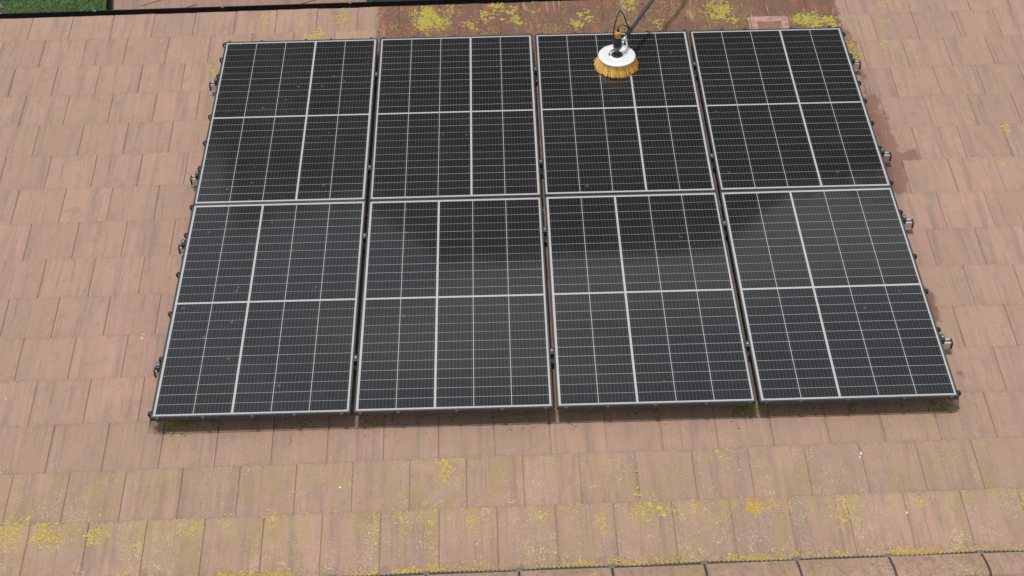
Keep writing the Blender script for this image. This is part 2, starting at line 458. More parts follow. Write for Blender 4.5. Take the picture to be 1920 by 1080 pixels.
# ---- gutter and walls
black_pl = simple('black_plastic', (0.028, 0.028, 0.029), 0.45, var=0.25, vs=12)
GY, GZ, GR = (ROOF @ Vector((0, EAVE, TOP))).y - 0.012, (ROOF @ Vector((0, EAVE, TOP))).z - 0.030, 0.060
def gutter_bm(L0, L1):
    bm = bmesh.new(); rows = []
    prof = [(-GR, 0.0)] + [(GR * math.cos(a), GR * math.sin(a)) for a in [math.pi + math.pi * i / 12 for i in range(1, 12)]] + [(GR, 0.0), (GR + .004, .003), (GR + .007, -.001), (GR + .005, -.006)]
    outer = [(GR * 1.05 * math.cos(a), GR * 1.05 * math.sin(a) - .001) for a in [2 * math.pi - math.pi * i / 12 for i in range(1, 12)]] + [(-GR - .003, 0)]
    pr = prof + outer
    for x in (L0, L1): rows.append([bm.verts.new((x, y, z)) for y, z in pr])
    n = len(pr)
    for i in range(n): bm.faces.new((rows[0][i], rows[1][i], rows[1][(i + 1) % n], rows[0][(i + 1) % n]))
    bmesh.ops.recalc_face_normals(bm, faces=bm.faces)
    return bm
gut = obj('gutter', mesh_of('gutter', gutter_bm(UL, UR), black_pl), T((0, GY, GZ)), house)
bm = bmesh.new(); box(bm, -0.012, 0.012, GR - .006, GR + .0095, -.02, .0055, None, .002)
for i in range(10): pass
tube(bm, [(0, GR * 1.12 * math.cos(a), GR * 1.12 * math.sin(a)) for a in [math.pi + math.pi * i / 8 for i in range(9)]], 0.008, 6)
bkm = mesh_of('gutter_bracket', bm, simple('bracket_plastic', (0.07, 0.07, 0.07), 0.45))
for i in range(-2, 8): obj('gutter_bracket', bkm, T((-1.03 + i * 0.965, GY, GZ)), gut)
brick = simple('render_wall', (0.48, 0.45, 0.40), 0.9)
fy = GY - 0.10
bm = bmesh.new(); ya = (ROOF @ Vector((0, RV, 0))).y
box(bm, UL + 0.2, UR - 0.2, 2 * ya - fy + 0.3, fy - 0.30, GROUND, GZ - 0.18)
obj('wall', mesh_of('wall', bm, brick), Matrix.Identity(4), house)
bm = bmesh.new(); box(bm, UL, UR, fy, fy + 0.025, GZ - 0.15, GZ + 0.02); box(bm, UL, UR, fy - 0.32, fy, GZ - 0.15, GZ - 0.135)
obj('fascia', mesh_of('fascia', bm, simple('fascia_board', (0.03, 0.03, 0.03), 0.5)), Matrix.Identity(4), house)

# ================================================================== LOWER WING beyond the eaves
wing = empty('side_extension', T((0.5, 5.6, GROUND)))
tag(wing, 'lower tiled roof wing with its own black gutter beyond the main eaves', 'extension')
WX, WZ = -1.36, -4.05
WP = R(32)
wc_, ws_ = math.cos(WP), math.sin(WP)
# wing frame: a = along +Y, b = downslope (towards -X), n = normal
WF = Matrix(((0, -wc_, -ws_, WX), (1, 0, 0, 0), (0, -ws_, wc_, WZ), (0, 0, 0, 1)))
WF = Matrix(((0, -wc_, -ws_, WX), (1, 0, 0, 0), (0, -ws_, wc_, WZ), (0, 0, 0, 1)))
bm = bmesh.new()
box(bm, 3.36, 8.5, -2.80, 0.0, -0.10, -0.05)
LX = 2.80 * wc_ * 2
MI = WF.inverted() @ Matrix(((-1, 0, 0, 2 * (WX + 2.80 * wc_)), (0, 1, 0, 0), (0, 0, 1, 0), (0, 0, 0, 1))) @ WF
box(bm, 3.36, 8.5, -2.78, 0.0, -0.10, -0.05, MI)
# extrude the far slope of the wing as well
wroof = obj('roof', mesh_of('wing_roof', bm, deck_mat), WF, wing)
wtile = bpy.data.meshes.new('wing_tile')
rnd = random.Random(11)
for k in range(0, 8):
    b = 0.02 - k * GAUGE
    for i in range(0, 8):
        a = 3.44 + i * PW + (PW / 2 if k % 2 else 0)
        if a < 3.3: continue
        obj('roof_tile', rnd.choice(tile_meshes), WF @ T((a, b, 0.0 + rnd.uniform(-.001, .001))) , wroof)
gw = obj('gutter', mesh_of('wing_gutter', gutter_bm(3.3, 8.4), black_pl), Matrix(((0, -1, 0, WX - 0.02), (1, 0, 0, 0), (0, 0, 1, WZ - 0.04), (0, 0, 0, 1))), wing)
bm = bmesh.new(); box(bm, WX + 0.25, WX + 4.5, 3.36, 8.3, GROUND, WZ - 0.15)
obj('wall', mesh_of('wing_wall', bm, brick), Matrix.Identity(4), wing)

# ================================================================== GROUND, LAWN, GRAVEL
t = NT('ground_soil'); P = t.coord()
gmat = t.set(Base_Color=t.mix(t.noise(P, 0.4, 6), (0.10, 0.11, 0.05), (0.13, 0.12, 0.075)), Roughness=0.95)
bm = bmesh.new(); bmesh.ops.create_grid(bm, x_segments=8, y_segments=8, size=900)
tag(obj('ground', mesh_of('ground', bm, gmat), T((0, 0, GROUND))), kind='structure')
t = NT('lawn_turf'); P = t.coord()
lmat = t.set(Base_Color=t.mix(t.noise(P, 40, 5), (0.07, 0.12, 0.045), (0.12, 0.19, 0.07)), Roughness=0.9)
bm = bmesh.new(); box(bm, -3.50, -1.5, 4.2, 11.0, GROUND - 0.02, GROUND + 0.02)
tag(obj('lawn', mesh_of('lawn', bm, lmat), Matrix.Identity(4)), kind='structure')
t = NT('gravel_base'); P = t.coord(); d, c = t.vor(P, 45)
gv = t.set(Base_Color=t.mix(t.step(d, 0.1, 0.5), (0.30, 0.30, 0.30), (0.09, 0.09, 0.095)), Roughness=0.9)
bm = bmesh.new(); box(bm, -6.0, -3.504, 4.2, 11.0, GROUND - 0.02, GROUND + 0.012)
tag(obj('gravel_bed', mesh_of('gravel_bed', bm, gv), Matrix.Identity(4)), kind='structure')
# grass blades
t = NT('grass_blade'); P = t.coord(); a = t.n('Attribute', attribute_name='tone').outputs['Fac']
gb = t.set(Base_Color=t.mix(a, (0.085, 0.175, 0.055), (0.26, 0.40, 0.16)), Roughness=0.7, Specular_IOR_Level=0.2)
rnd = random.Random(5); vs, fs, tone = [], [], []
for i in range(26000):
    x, y = rnd.uniform(-3.49, -1.9), rnd.uniform(4.7, 7.2)
    h = rnd.uniform(0.018, 0.045); a = rnd.uniform(0, 6.283); wdt = rnd.uniform(0.002, 0.0045)
    lx, ly = rnd.gauss(0, 0.022), rnd.gauss(0, 0.022); dx, dy = math.cos(a) * wdt, math.sin(a) * wdt; z = GROUND + 0.018
    b = len(vs)
    vs += [(x - dx, y - dy, z), (x + dx, y + dy, z), (x + lx * .5 + dx * .7, y + ly * .5 + dy * .7, z + h * .65), (x + lx * .5 - dx * .7, y + ly * .5 - dy * .7, z + h * .65), (x + lx, y + ly, z + h)]
    fs += [(b, b + 1, b + 2, b + 3), (b + 3, b + 2, b + 4)]
    tt = min(1, max(0, rnd.gauss(.5, .25) + .3 * mnoise.noise(Vector((x * 6, y * 6, 0))))); tone += [tt] * 5
me = bpy.data.meshes.new('lawn_grass'); me.from_pydata(vs, [], fs); me.materials.append(gb)
at = me.attributes.new('tone', 'FLOAT', 'POINT'); at.data.foreach_set('value', tone)
tag(obj('lawn_grass', me, Matrix.Identity(4)), 'bright green artificial grass below the eaves at the left', 'grass', kind='stuff')
# gravel stones
t = NT('gravel_stone'); a = t.n('Attribute', attribute_name='tone').outputs['Fac']
gs = t.set(Base_Color=t.mix(a, (0.10, 0.10, 0.11), (0.55, 0.55, 0.56)), Roughness=0.85)
vs, fs, tone = [], [], []
for i in range(2600):
    x, y = rnd.uniform(-4.1, -3.50), rnd.uniform(4.9, 7.0); r0 = rnd.uniform(0.010, 0.022); z = GROUND + 0.015
    b = len(vs); n = 6; a0 = rnd.uniform(0, 6.28)
    vs += [(x + r0 * rnd.uniform(.8, 1.1) * math.cos(a0 + 2 * math.pi * k / n), y + r0 * rnd.uniform(.7, 1.1) * math.sin(a0 + 2 * math.pi * k / n), z) for k in range(n)]
    vs += [(x + r0 * .55 * math.cos(a0 + .5 + 2 * math.pi * k / n), y + r0 * .55 * math.sin(a0 + .5 + 2 * math.pi * k / n), z + r0 * rnd.uniform(.6, .9)) for k in range(n)]
    fs += [(b + k, b + (k + 1) % n, b + n + (k + 1) % n, b + n + k) for k in range(n)] + [tuple(b + n + k for k in range(n))]
    tone += [rnd.random() ** 1.3] * (2 * n)
me = bpy.data.meshes.new('gravel_stones'); me.from_pydata(vs, [], fs); me.materials.append(gs)
at = me.attributes.new('tone', 'FLOAT', 'POINT'); at.data.foreach_set('value', tone)
tag(obj('gravel', me, Matrix.Identity(4)), 'grey gravel strip beside the lawn in the far left corner', 'gravel', kind='stuff')

# ================================================================== SOLAR PANELS
PWD, PHT, LIP, GX, GYP, FD = 1.096, 1.754, 0.010, 0.019, 0.006, 0.030
frame_mat = simple('black_anodised', (0.095, 0.096, 0.098), 0.40, metal=0.6, var=0.15, vs=25)
def laminate(name, cell):
    t = NT(name); P = t.coord(roof); L = t.coord()
    if cell:
        x = t.xyz(L)
        base = t.mix(t.step(t.noise(P, 2.2, 3), .3, .7), (0.0065, 0.0065, 0.0072), (0.009, 0.009, 0.010))
        base = t.mix(1.0, base, t.mix(t.rand(), (0.8, 0.8, 0.8), (1.25, 1.25, 1.3)), 'MULTIPLY')
        # busbar wires along the slope, one every 20 mm
        f = t.math('ABSOLUTE', t.math('SUBTRACT', t.math('FRACT', t.math('DIVIDE', x[0], 0.02054)), 0.5))
        base = t.mix(t.math('MULTIPLY', t.step(f, 0.055, 0.02), 0.60), base, (0.15, 0.15, 0.155))
        # hairline finger grid
    else:
        base = (0.48, 0.48, 0.485)
    # dust film: dry panels on the left keep theirs, the right has been washed
    xr = t.xyz(P)
    wash = t.step(t.math('ADD', xr[0], t.math('MULTIPLY', t.noise(P, 1.1, 3), 1.6)), 0.9, 3.3, 1.0, 0.22)
    film = t.math('MULTIPLY', t.step(t.noise(t.scale(P, (3, 1.2, 1)), 1.0, 5, 0.6), 0.30, 0.75, 0.35, 1.0), wash)
    base = t.mix(t.math('MULTIPLY', film, 0.022), base, (0.42, 0.41, 0.40))
    # dried drips and small marks
    wv = t.n('TexNoise'); t.put(wv.inputs['Vector'], P); wv.inputs['Scale'].default_value = 60; wv.inputs['Detail'].default_value = 2
    pm = t.n('VectorMath', operation='MULTIPLY_ADD'); t.put(pm.inputs[0], wv.outputs['Color']); pm.inputs[1].default_value = (0.02, 0.02, 0); t.put(pm.inputs[2], P)
    d, vc = t.vor(pm.outputs[0], 13.0); vx = t.xyz(vc)
    ring = t.math('MULTIPLY', t.step(d, 0.14, 0.09), t.step(d, 0.03, 0.08))
    m = t.math('MULTIPLY', t.math('LESS_THAN', vx[0], t.math('MULTIPLY', wash, 0.17)), ring)
    base = t.mix(t.math('MULTIPLY', m, 0.17), base, (0.55, 0.55, 0.55))
    h = t.noise(P, 3.0, 2)
    bp = t.n('Bump'); t.put(bp.inputs['Height'], h); bp.inputs['Strength'].default_value = 0.05; bp.inputs['Distance'].default_value = 0.01
    t.put(t.b.inputs['Coat Normal'], bp.outputs[0])
    return t.set(Base_Color=base, Roughness=0.55, Specular_IOR_Level=0.15, Coat_Weight=1.0, Coat_IOR=1.46,
                 Coat_Roughness=t.math('MULTIPLY_ADD', film, 0.035, 0.055))
cell_mat = laminate('solar_cell', True); sheet_mat = laminate('white_backsheet', False)
# frame mesh (local origin: centre of panel footprint, z=0 at the top)
def frame_bm():
    bm = bmesh.new(); hx, hy = PWD / 2, PHT / 2
    def ring(ix, z, r=0): return [bm.verts.new((sx * (hx - ix), sy * (hy - ix), z)) for sx, sy in ((-1, -1), (1, -1), (1, 1), (-1, 1))]
    rs = [ring(0.03, -FD), ring(0, -FD), ring(0, -0.0012), ring(0.0012, 0), ring(LIP - 0.001, 0), ring(LIP, -0.001), ring(LIP, -0.006), ring(0.03, -0.0065)]
    for a, b in zip(rs, rs[1:]):
        for i in range(4): bm.faces.new((a[i], a[(i + 1) % 4], b[(i + 1) % 4], b[i]))
    return bm
frame_me = mesh_of('frame', frame_bm(), frame_mat)
bm = bmesh.new(); box(bm, -PWD / 2 + LIP + .0003, PWD / 2 - LIP - .0003, -PHT / 2 + LIP + .0003, PHT / 2 - LIP - .0003, -0.0058, -0.0034)
sheet_me = mesh_of('backsheet', bm, sheet_mat)
CW, CH = 0.2054, 0.0682
bm = bmesh.new(); box(bm, 0, CW, 0, CH, -0.0036, -0.0028)
cell_me = mesh_of('solar_cell', bm, cell_mat)
BX = 0.0108; THIN, WIDE = 0.0038, 0.0132
xs = []; x = -PWD / 2 + LIP + BX
for i in range(5): xs.append(x); x += CW + (WIDE if i == 2 else THIN)     # wide seam after the third column
BY, GAPY, MID = 0.0165, 0.0024, 0.0147
ys = []; y = -PHT / 2 + LIP + BY
for j in range(24): ys.append(y); y += CH + (MID if j == 11 else GAPY)
place_words = {(0, 1): 'far left corner of the array, nearest the lawn', (1, 1): 'second from the left in the far row',
               (2, 1): 'in the far row, under the round brush', (3, 1): 'far right corner of the array, beside the vent tile',
               (0, 0): 'near left corner of the array', (1, 0): 'second from the left in the near row',
               (2, 0): 'third from the left in the near row', (3, 0): 'near right corner of the array'}
rnd = random.Random(21)
jit = {(0, 0): (0.001, 0.006), (3, 1): (0.002, -0.006)}
for j in (0, 1):
    for i in range(4):
        dx, dy = jit.get((i, j), (0, 0))
        M = ARR @ T((i * (PWD + GX) + PWD / 2 + dx * .5, j * (PHT + GYP) + PHT / 2 + dy * .5, 0)) @ Matrix.Rotation(rnd.uniform(-.0008, .0008), 4, 'Z') \
            @ Matrix.Rotation(rnd.uniform(-.003, .003), 4, 'X') @ Matrix.Rotation(rnd.uniform(-.003, .003), 4, 'Y')
        if j == 0: Mi = M @ Matrix.Rotation(math.pi, 4, 'Z')
        else: Mi = M
        p = empty('solar_panel', Mi)
        tag(p, 'black framed solar panel, ' + place_words[(i, j)], 'solar panel', 'solar panels of the roof array')
        obj('frame', frame_me, Mi, p)
        obj('backsheet', sheet_me, Mi, p)
        for yy in ys:
            kr = rnd.uniform(-.006, .007)
            for xx in xs:
                k = 1.0 + kr + rnd.uniform(-.002, .002)          # cells never sit quite evenly in the laminate
                obj('solar_cell', cell_me, Mi @ T((xx, yy, 0)) @ Matrix.Diagonal((1, k, 1, 1)), p)

# ================================================================== RAILS, CLAMPS
alu = simple('mill_aluminium', (0.70, 0.71, 0.72), 0.38, metal=0.75, var=0.08, vs=60)
blk = simple('black_nylon', (0.022, 0.022, 0.023), 0.5)
blkm = simple('black_clamp', (0.075, 0.078, 0.08), 0.4, metal=0.6)
steel = simple('steel_bolt', (0.75, 0.75, 0.74), 0.3, metal=0.85)
arr_inv = ROOF.inverted() @ ARR
def a2r(u, v): return arr_inv @ Vector((u, v, 0))
rail_v = (3.066, 2.060, 1.408, 0.388)
rail_words = ('farthest from the ridge', 'second from the eaves', 'second from the ridge', 'nearest the ridge')
gapu = [PWD + GX / 2 + i * (PWD + GX) for i in range(3)]
bm = bmesh.new(); box(bm, -.0085, .0085, -.024, .024, -.034, .0005); box(bm, -.0165, .0165, -.024, .024, .0008, .0042, None, .001)
clamp_me = mesh_of('mid_clamp', bm, blkm)
bm = bmesh.new(); lathe(bm, [(.0068, .0042), (.0068, .0085), (.0055, .0098)], 12)
bolt_me = mesh_of('bolt', bm, steel)
bm = bmesh.new(); box(bm, -.012, .012, -.021, .021, -.036, .0045, None, .002)
eclamp_me = mesh_of('end_clamp', bm, blkm)
def cap_bm(s):
    bm = bmesh.new()
    sec = [(-.023, -.078), (-.023, -.040), (-.016, -.029), (.016, -.029), (.023, -.040), (.023, -.078)]
    rows = [[bm.verts.new((s * x, y, z)) for y, z in sec] for x in (0, .010)]
    n = len(sec)
    for i in range(n): bm.faces.new((rows[0][i], rows[0][(i + 1) % n], rows[1][(i + 1) % n], rows[1][i]))
    bm.faces.new(rows[0]); bm.faces.new(rows[1][::-1])
    bmesh.ops.recalc_face_normals(bm, faces=bm.faces)
    return bm
cap_l = mesh_of('end_cap', cap_bm(-1), blk); cap_r = mesh_of('end_cap', cap_bm(1), blk)
for q, rvv in enumerate(rail_v):
    # where the array edges cross this rail, in roof coordinates
    va = rvv; ul = a2r(0, va).x; ur = a2r(4 * PWD + 3 * GX, va).x
    l0, l1 = ul - (0.055, 0.052, 0.038, 0.034)[q], ur + (0.062, 0.066, 0.068, 0.066)[q]
    root = empty('mounting_rail', ROOF @ T((l0, rvv, -0.12)))
    tag(root, 'silver aluminium rail under the panels, ' + rail_words[q], 'mounting rail', 'rails under the panels')
    bm = bmesh.new()
    y, z0, z1 = .020, -.076, -.0315
    # channel section: floor, two sides, two in-turned lips
    for (a, b, c, d) in ((-y, y, z0, z0 + .004), (-y, -y + .004, z0 + .004, z1 - .006), (y - .004, y, z0 + .004, z1 - .006), (-y, -.006, z1 - .006, z1), (.006, y, z1 - .006, z1)):
        box(bm, l0, l1, a, b, c, d)
    obj('channel', mesh_of('channel', bm, alu), ROOF @ T((0, rvv, 0)), root)
    obj('end_cap', cap_l, ROOF @ T((l0 - .0005, rvv, 0)), root); obj('end_cap', cap_r, ROOF @ T((l1 + .0005, rvv, 0)), root)
    for s, ue in ((-1, ul), (1, ur)):
        e = obj('end_clamp', eclamp_me, ROOF @ T((ue + s * .0135, rvv, 0)), root); obj('bolt', bolt_me, ROOF @ T((ue + s * .0135, rvv, .0005)), e)
    for g in gapu:
        uu = a2r(g, va).x
        c = obj('mid_clamp', clamp_me, ROOF @ T((uu, rvv, 0.0012)) @ Matrix.Rotation(-TH, 4, 'Z'), root)
        obj('bolt', bolt_me, ROOF @ T((uu, rvv, 0.0012)), c)
    # roof hooks under the rail
    bm = bmesh.new()
    for hu in (0.5, 1.6, 2.8, 3.95): box(bm, hu - .02, hu + .02, -.03, .10, -.118, -.0765)
    tag(obj('roof_hook', mesh_of('roof_hook', bm, blk), ROOF @ T((0, rvv, 0)), root), kind='stuff')

# ================================================================== BIRD MESH SKIRT
mesh_root = empty('bird_mesh', ARR @ T((2.22, 0, -0.13)))
tag(mesh_root, 'black wire pigeon mesh clipped round the edge of the solar array', 'wire mesh')
wire_mat = simple('black_wire', (0.02, 0.02, 0.021), 0.5)
AW, AH = 4 * PWD + 3 * GX, 2 * PHT + GYP
def skirt(name, p0, p1, outv, seed, flare):
    p0, p1, outv = Vector(p0), Vector(p1), Vector(outv); d = p1 - p0; L = d.length; d.normalize()
    bm = bmesh.new(); rnd = random.Random(seed); pitch = 0.0127; hw = 0.00038
    def pt(s, h):
        b = flare * (0.55 + 0.45 * mnoise.noise(Vector((s * 1.7, seed * 3.1, 0)))) * (h ** 1.3)
        q = p0 + d * s + outv * (0.006 + b)
        vz = (arr_inv @ q).y
        foot = tile_n(vz) + 0.001
        return Vector((q.x, q.y, -0.020 + (foot + 0.020) * h))
    def wire(a, b):
        ax = (b - a).normalized(); s1 = ax.cross(outv).normalized() * hw; s2 = ax.cross(s1).normalized() * hw
        q = [bm.verts.new(p + e) for p in (a, b) for e in (s1 + s2, s1 - s2, -s1 - s2, -s1 + s2)]
        for i in range(4): bm.faces.new((q[i], q[(i + 1) % 4], q[4 + (i + 1) % 4], q[4 + i]))
    n = int(L / pitch)
    for i in range(n + 1):
        s = L * i / n; wire(pt(s, 0), pt(s, .5)); wire(pt(s, .5), pt(s, 1))
    m = max(4, int(n / 12))
    for h in [k / 8 for k in range(9)]:
        for i in range(m): wire(pt(L * i / m, h), pt(L * (i + 1) / m, h))
    return tag(obj(name, mesh_of(name, bm, wire_mat), ARR, mesh_root), kind='stuff')
skirt('mesh_strip', (-.002, 0, 0), (AW + .002, 0, 0), (0, -1, 0), 1, 0.012)
skirt('mesh_strip', (-.002, AH, 0), (AW + .002, AH, 0), (0, 1, 0), 2, 0.02)
skirt('mesh_strip', (0, -.002, 0), (0, AH, 0), (-1, 0, 0), 3, 0.045)
skirt('mesh_strip', (AW, -.002, 0), (AW, AH, 0), (1, 0, 0), 4, 0.03)
# clips: a hooked tab over the frame edge plus a round keeper
bm = bmesh.new(); box(bm, -.011, .011, -.013, .0065, .0006, .0036, None, .001); box(bm, -.009, .009, -.0135, -.0105, -.034, .0030)
M = T((0, -.0145, -.010)) @ Matrix.Rotation(R(90), 4, 'X'); lathe(bm, [(.012, -.004), (.0125, 0), (.011, .004)], 14, M)
clip_me = mesh_of('clip', bm, blk)
bm = bmesh.new(); box(bm, -.010, .010, -.0105, .0065, .0006, .0036, None, .001); box(bm, -.007, .007, -.0105, -.0085, -.026, .0030)
clip_small = mesh_of('clip', bm, simple('grey_clip', (0.06, 0.062, 0.064), 0.4))
def clip(u, v, ang): obj('clip', clip_me if 0 < v < AH else clip_small, ARR @ T((u, v, 0)) @ Matrix.Rotation(ang, 4, 'Z'), mesh_root)
for v in (3.49, 3.31, 3.12, 2.66, 2.38, 2.12, 1.74, 1.48, 1.13, 0.80, 0.44, 0.035): clip(0, v, -math.pi / 2)
for v in (3.43, 3.17, 2.85, 2.65, 2.41, 2.15, 1.80, 1.52, 1.12, 0.82, 0.51, 0.03): clip(AW, v, math.pi / 2)
for u in (0.04, 0.29, 0.56, 0.79, 1.05, 1.15, 1.36, 1.68, 1.93, 2.17, 2.28, 2.51, 2.77, 3.05, 3.29, 3.38, 3.57, 3.83, 4.14, 4.40): clip(u, 0, 0)
for u in (0.03, 0.26, 0.58, 0.76, 1.05, 1.14, 1.36, 1.65, 1.94, 2.18, 2.26, 2.52, 2.75, 3.04, 3.31, 3.58, 3.75, 4.08, 4.36): clip(u, AH, math.pi)

# ================================================================== ROTARY BRUSH ON A POLE
BC = Vector((2.789, 3.113, 0.0))
BM_ = ARR @ T(BC)
brush = empty('cleaning_brush', BM_)
tag(brush, 'round white cleaning brush with orange bristles on a long grey pole', 'brush')
white_pl = simple('white_plastic', (0.80, 0.80, 0.80), 0.45, var=0.03, vs=20)
t = NT('bristle'); a = t.n('Attribute', attribute_name='tone').outputs['Fac']
br_mat = t.set(Base_Color=t.mix(a, (0.98, 0.53, 0.08), (1.0, 0.72, 0.22)), Roughness=0.55)
motor_mat = simple('motor_black', (0.03, 0.03, 0.032), 0.45)
grey_mat = simple('grey_casting', (0.16, 0.165, 0.17), 0.4, metal=0.5)
orange = simple('orange_plastic', (0.75, 0.33, 0.045), 0.45, var=0.08)
DZ = 0.086
bm = bmesh.new()
lathe(bm, [(.120, DZ - .010), (.128, DZ - .007), (.130, DZ), (.127, DZ + .004), (.085, DZ + .0055), (.081, DZ + .0040), (.055, DZ + .0040), (.051, DZ + .0065), (.030, DZ + .0065)], 72)
obj('brush_disc', mesh_of('brush_disc', bm, white_pl, True), BM_, brush)
rnd = random.Random(9); vs, fs, tone = [], [], []
for i in range(3200):
    a = rnd.uniform(0, 2 * math.pi)
    k = rnd.random() ** 0.5
    r0 = 0.055 + 0.068 * k
    tuft = 0.30 * mnoise.noise(Vector((math.cos(a) * 9, math.sin(a) * 9, 0)))
    sweep = 0.05 + tuft * .25 + rnd.gauss(0, .04)
    r1 = r0 + (0.034 + rnd.gauss(0, .004)) * (k ** 2) + rnd.gauss(0, .002)
    zt = 0.0015 + abs(rnd.gauss(0, .004)) + (0.010 * max(0, mnoise.noise(Vector((math.cos(a) * 5, math.sin(a) * 5, 3))))) * k
    tt = min(1, max(0, .55 + .3 * mnoise.noise(Vector((math.cos(a) * 14, math.sin(a) * 14, 7))) + rnd.gauss(0, .22)))
    pts = []
    for s in (0, .55, 1):
        r = r0 + (r1 - r0) * s ** 1.3; aa = a + sweep * s ** 1.5
        pts.append(Vector((r * math.cos(aa), r * math.sin(aa), (DZ - .008) + (zt - DZ + .008) * s)))
    b = len(vs); tv = Vector((-math.sin(a), math.cos(a), 0)); rv_ = Vector((math.cos(a), math.sin(a), 0))
    for s, p in enumerate(pts):
        wd = (.0022, .0020, .0011)[s]
        vs += [p + tv * wd, p - tv * wd * .5 + rv_ * wd * .87, p - tv * wd * .5 - rv_ * wd * .87]
    for s in (0, 3):
        for e in range(3): fs.append((b + s + e, b + s + (e + 1) % 3, b + s + 3 + (e + 1) % 3, b + s + 3 + e))
    tone += [tt] * 9
me = bpy.data.meshes.new('bristle_ring'); me.from_pydata([tuple(v) for v in vs], [], fs); me.materials.append(br_mat)
at = me.attributes.new('tone', 'FLOAT', 'POINT'); at.data.foreach_set('value', tone)
tag(obj('bristle_ring', me, BM_, brush), kind='stuff')
bm = bmesh.new(); lathe(bm, [(.039, DZ + .005), (.040, DZ + .010), (.037, DZ + .013), (.012, DZ + .014)], 32)
hub = obj('hub', mesh_of('hub', bm, motor_mat, False), BM_, brush)
bm = bmesh.new(); lathe(bm, [(.0036, DZ + .0125), (.0036, DZ + .0165)], 8)
hb = mesh_of('bolt', bm, steel)
for k in range(6): obj('bolt', hb, BM_ @ T((.027 * math.cos(k * 1.047 + .3), .027 * math.sin(k * 1.047 + .3), 0)), hub)
bm = bmesh.new(); lathe(bm, [(.007, DZ + .012), (.007, DZ + .034), (.012, DZ + .036), (.014, DZ + .044), (.027, DZ + .062), (.029, DZ + .074), (.025, DZ + .080)], 24)
obj('gearbox', mesh_of('gearbox', bm, grey_mat, False), BM_, brush)
bm = bmesh.new(); lathe(bm, [(.026, DZ + .076), (.0275, DZ + .082), (.027, DZ + .118), (.0235, DZ + .126), (.0225, DZ + .150), (.021, DZ + .158)], 24)
obj('motor', mesh_of('motor', bm, motor_mat, True), BM_, brush)
bm = bmesh.new(); lathe(bm, [(.0205, DZ + .150), (.0215, DZ + .152), (.0215, DZ + .186), (.0195, DZ + .196), (.013, DZ + .200), (.012, DZ + .2005)], 24)
obj('motor_collar', mesh_of('motor_collar', bm, orange, True), BM_, brush)
bm = bmesh.new(); lathe(bm, [(.0095, DZ + .1995), (.0095, DZ + .214), (.006, DZ + .222), (.004, DZ + .224)], 12)
obj('cable_gland', mesh_of('cable_gland', bm, motor_mat), BM_, brush)
# bracket and pole
D0 = Vector((0.068, 0.045, DZ + 0.105))
pdir = Vector((0.345, 0.640, 0.030)).normalized()
P0 = Vector((0.046, 0.036, DZ + 0.108)); P1 = P0 + pdir * 4.2
bm = bmesh.new()
tube(bm, [P0 + pdir * .055, P1], 0.0135, 16)
pole_mat = simple('carbon_pole', (0.075, 0.08, 0.082), 0.30, metal=0.25, var=0.1)
pole = obj('pole', mesh_of('pole', bm, pole_mat, True), BM_, brush)
bm = bmesh.new(); tube(bm, [P0 + pdir * .05, P0 + pdir * .12], 0.0165, 16)
obj('pole_sleeve', mesh_of('pole_sleeve', bm, motor_mat, True), BM_, pole)
bm = bmesh.new()
tube(bm, [P0 - pdir * .010, P0 + pdir * .060], 0.009, 10)
tube(bm, [Vector((.024, .0, DZ + .065)), Vector((.040, .018, DZ + .080)), P0], 0.006, 8)
tube(bm, [Vector((.012, .026, DZ + .065)), Vector((.030, .034, DZ + .082)), P0], 0.006, 8)
tube(bm, [P0 + Vector((-.016, .012, 0)), P0 + Vector((.016, -.012, .0))], 0.007, 8)
obj('bracket', mesh_of('bracket', bm, alu, True), BM_, brush)
bm = bmesh.new(); tube(bm, [Vector((-.020, .0, DZ + .050)), Vector((-.040, -.004, DZ + .045)), Vector((-.056, -.006, DZ + .022)), Vector((-.050, -.005, DZ + .008))], 0.005, 8)
obj('water_jet', mesh_of('water_jet', bm, motor_mat, True), BM_, brush)
bm = bmesh.new()
tube(bm, smooth_path([Vector((-.022, .02, DZ + .070)), Vector((-.027, .06, DZ + .115)), Vector((-.012, .10, DZ + .20)), Vector((.020, .150, DZ + .262)), Vector((.050, .165, DZ + .225)), Vector((.075, .140, DZ + .16)), P0 + pdir * .13 + Vector((-.012, 0, .012))]), 0.0048, 8)
obj('hose', mesh_of('hose', bm, motor_mat, True), BM_, brush)
bm = bmesh.new()
tube(bm, smooth_path([Vector((0, 0, DZ + .220)), Vector((.006, .004, DZ + .236)), Vector((.026, .020, DZ + .240)), Vector((.055, .060, DZ + .205)), P0 + pdir * .115 + Vector((-.010, 0, .014))]), 0.0042, 8)
obj('cable', mesh_of('cable', bm, motor_mat, True), BM_, brush)

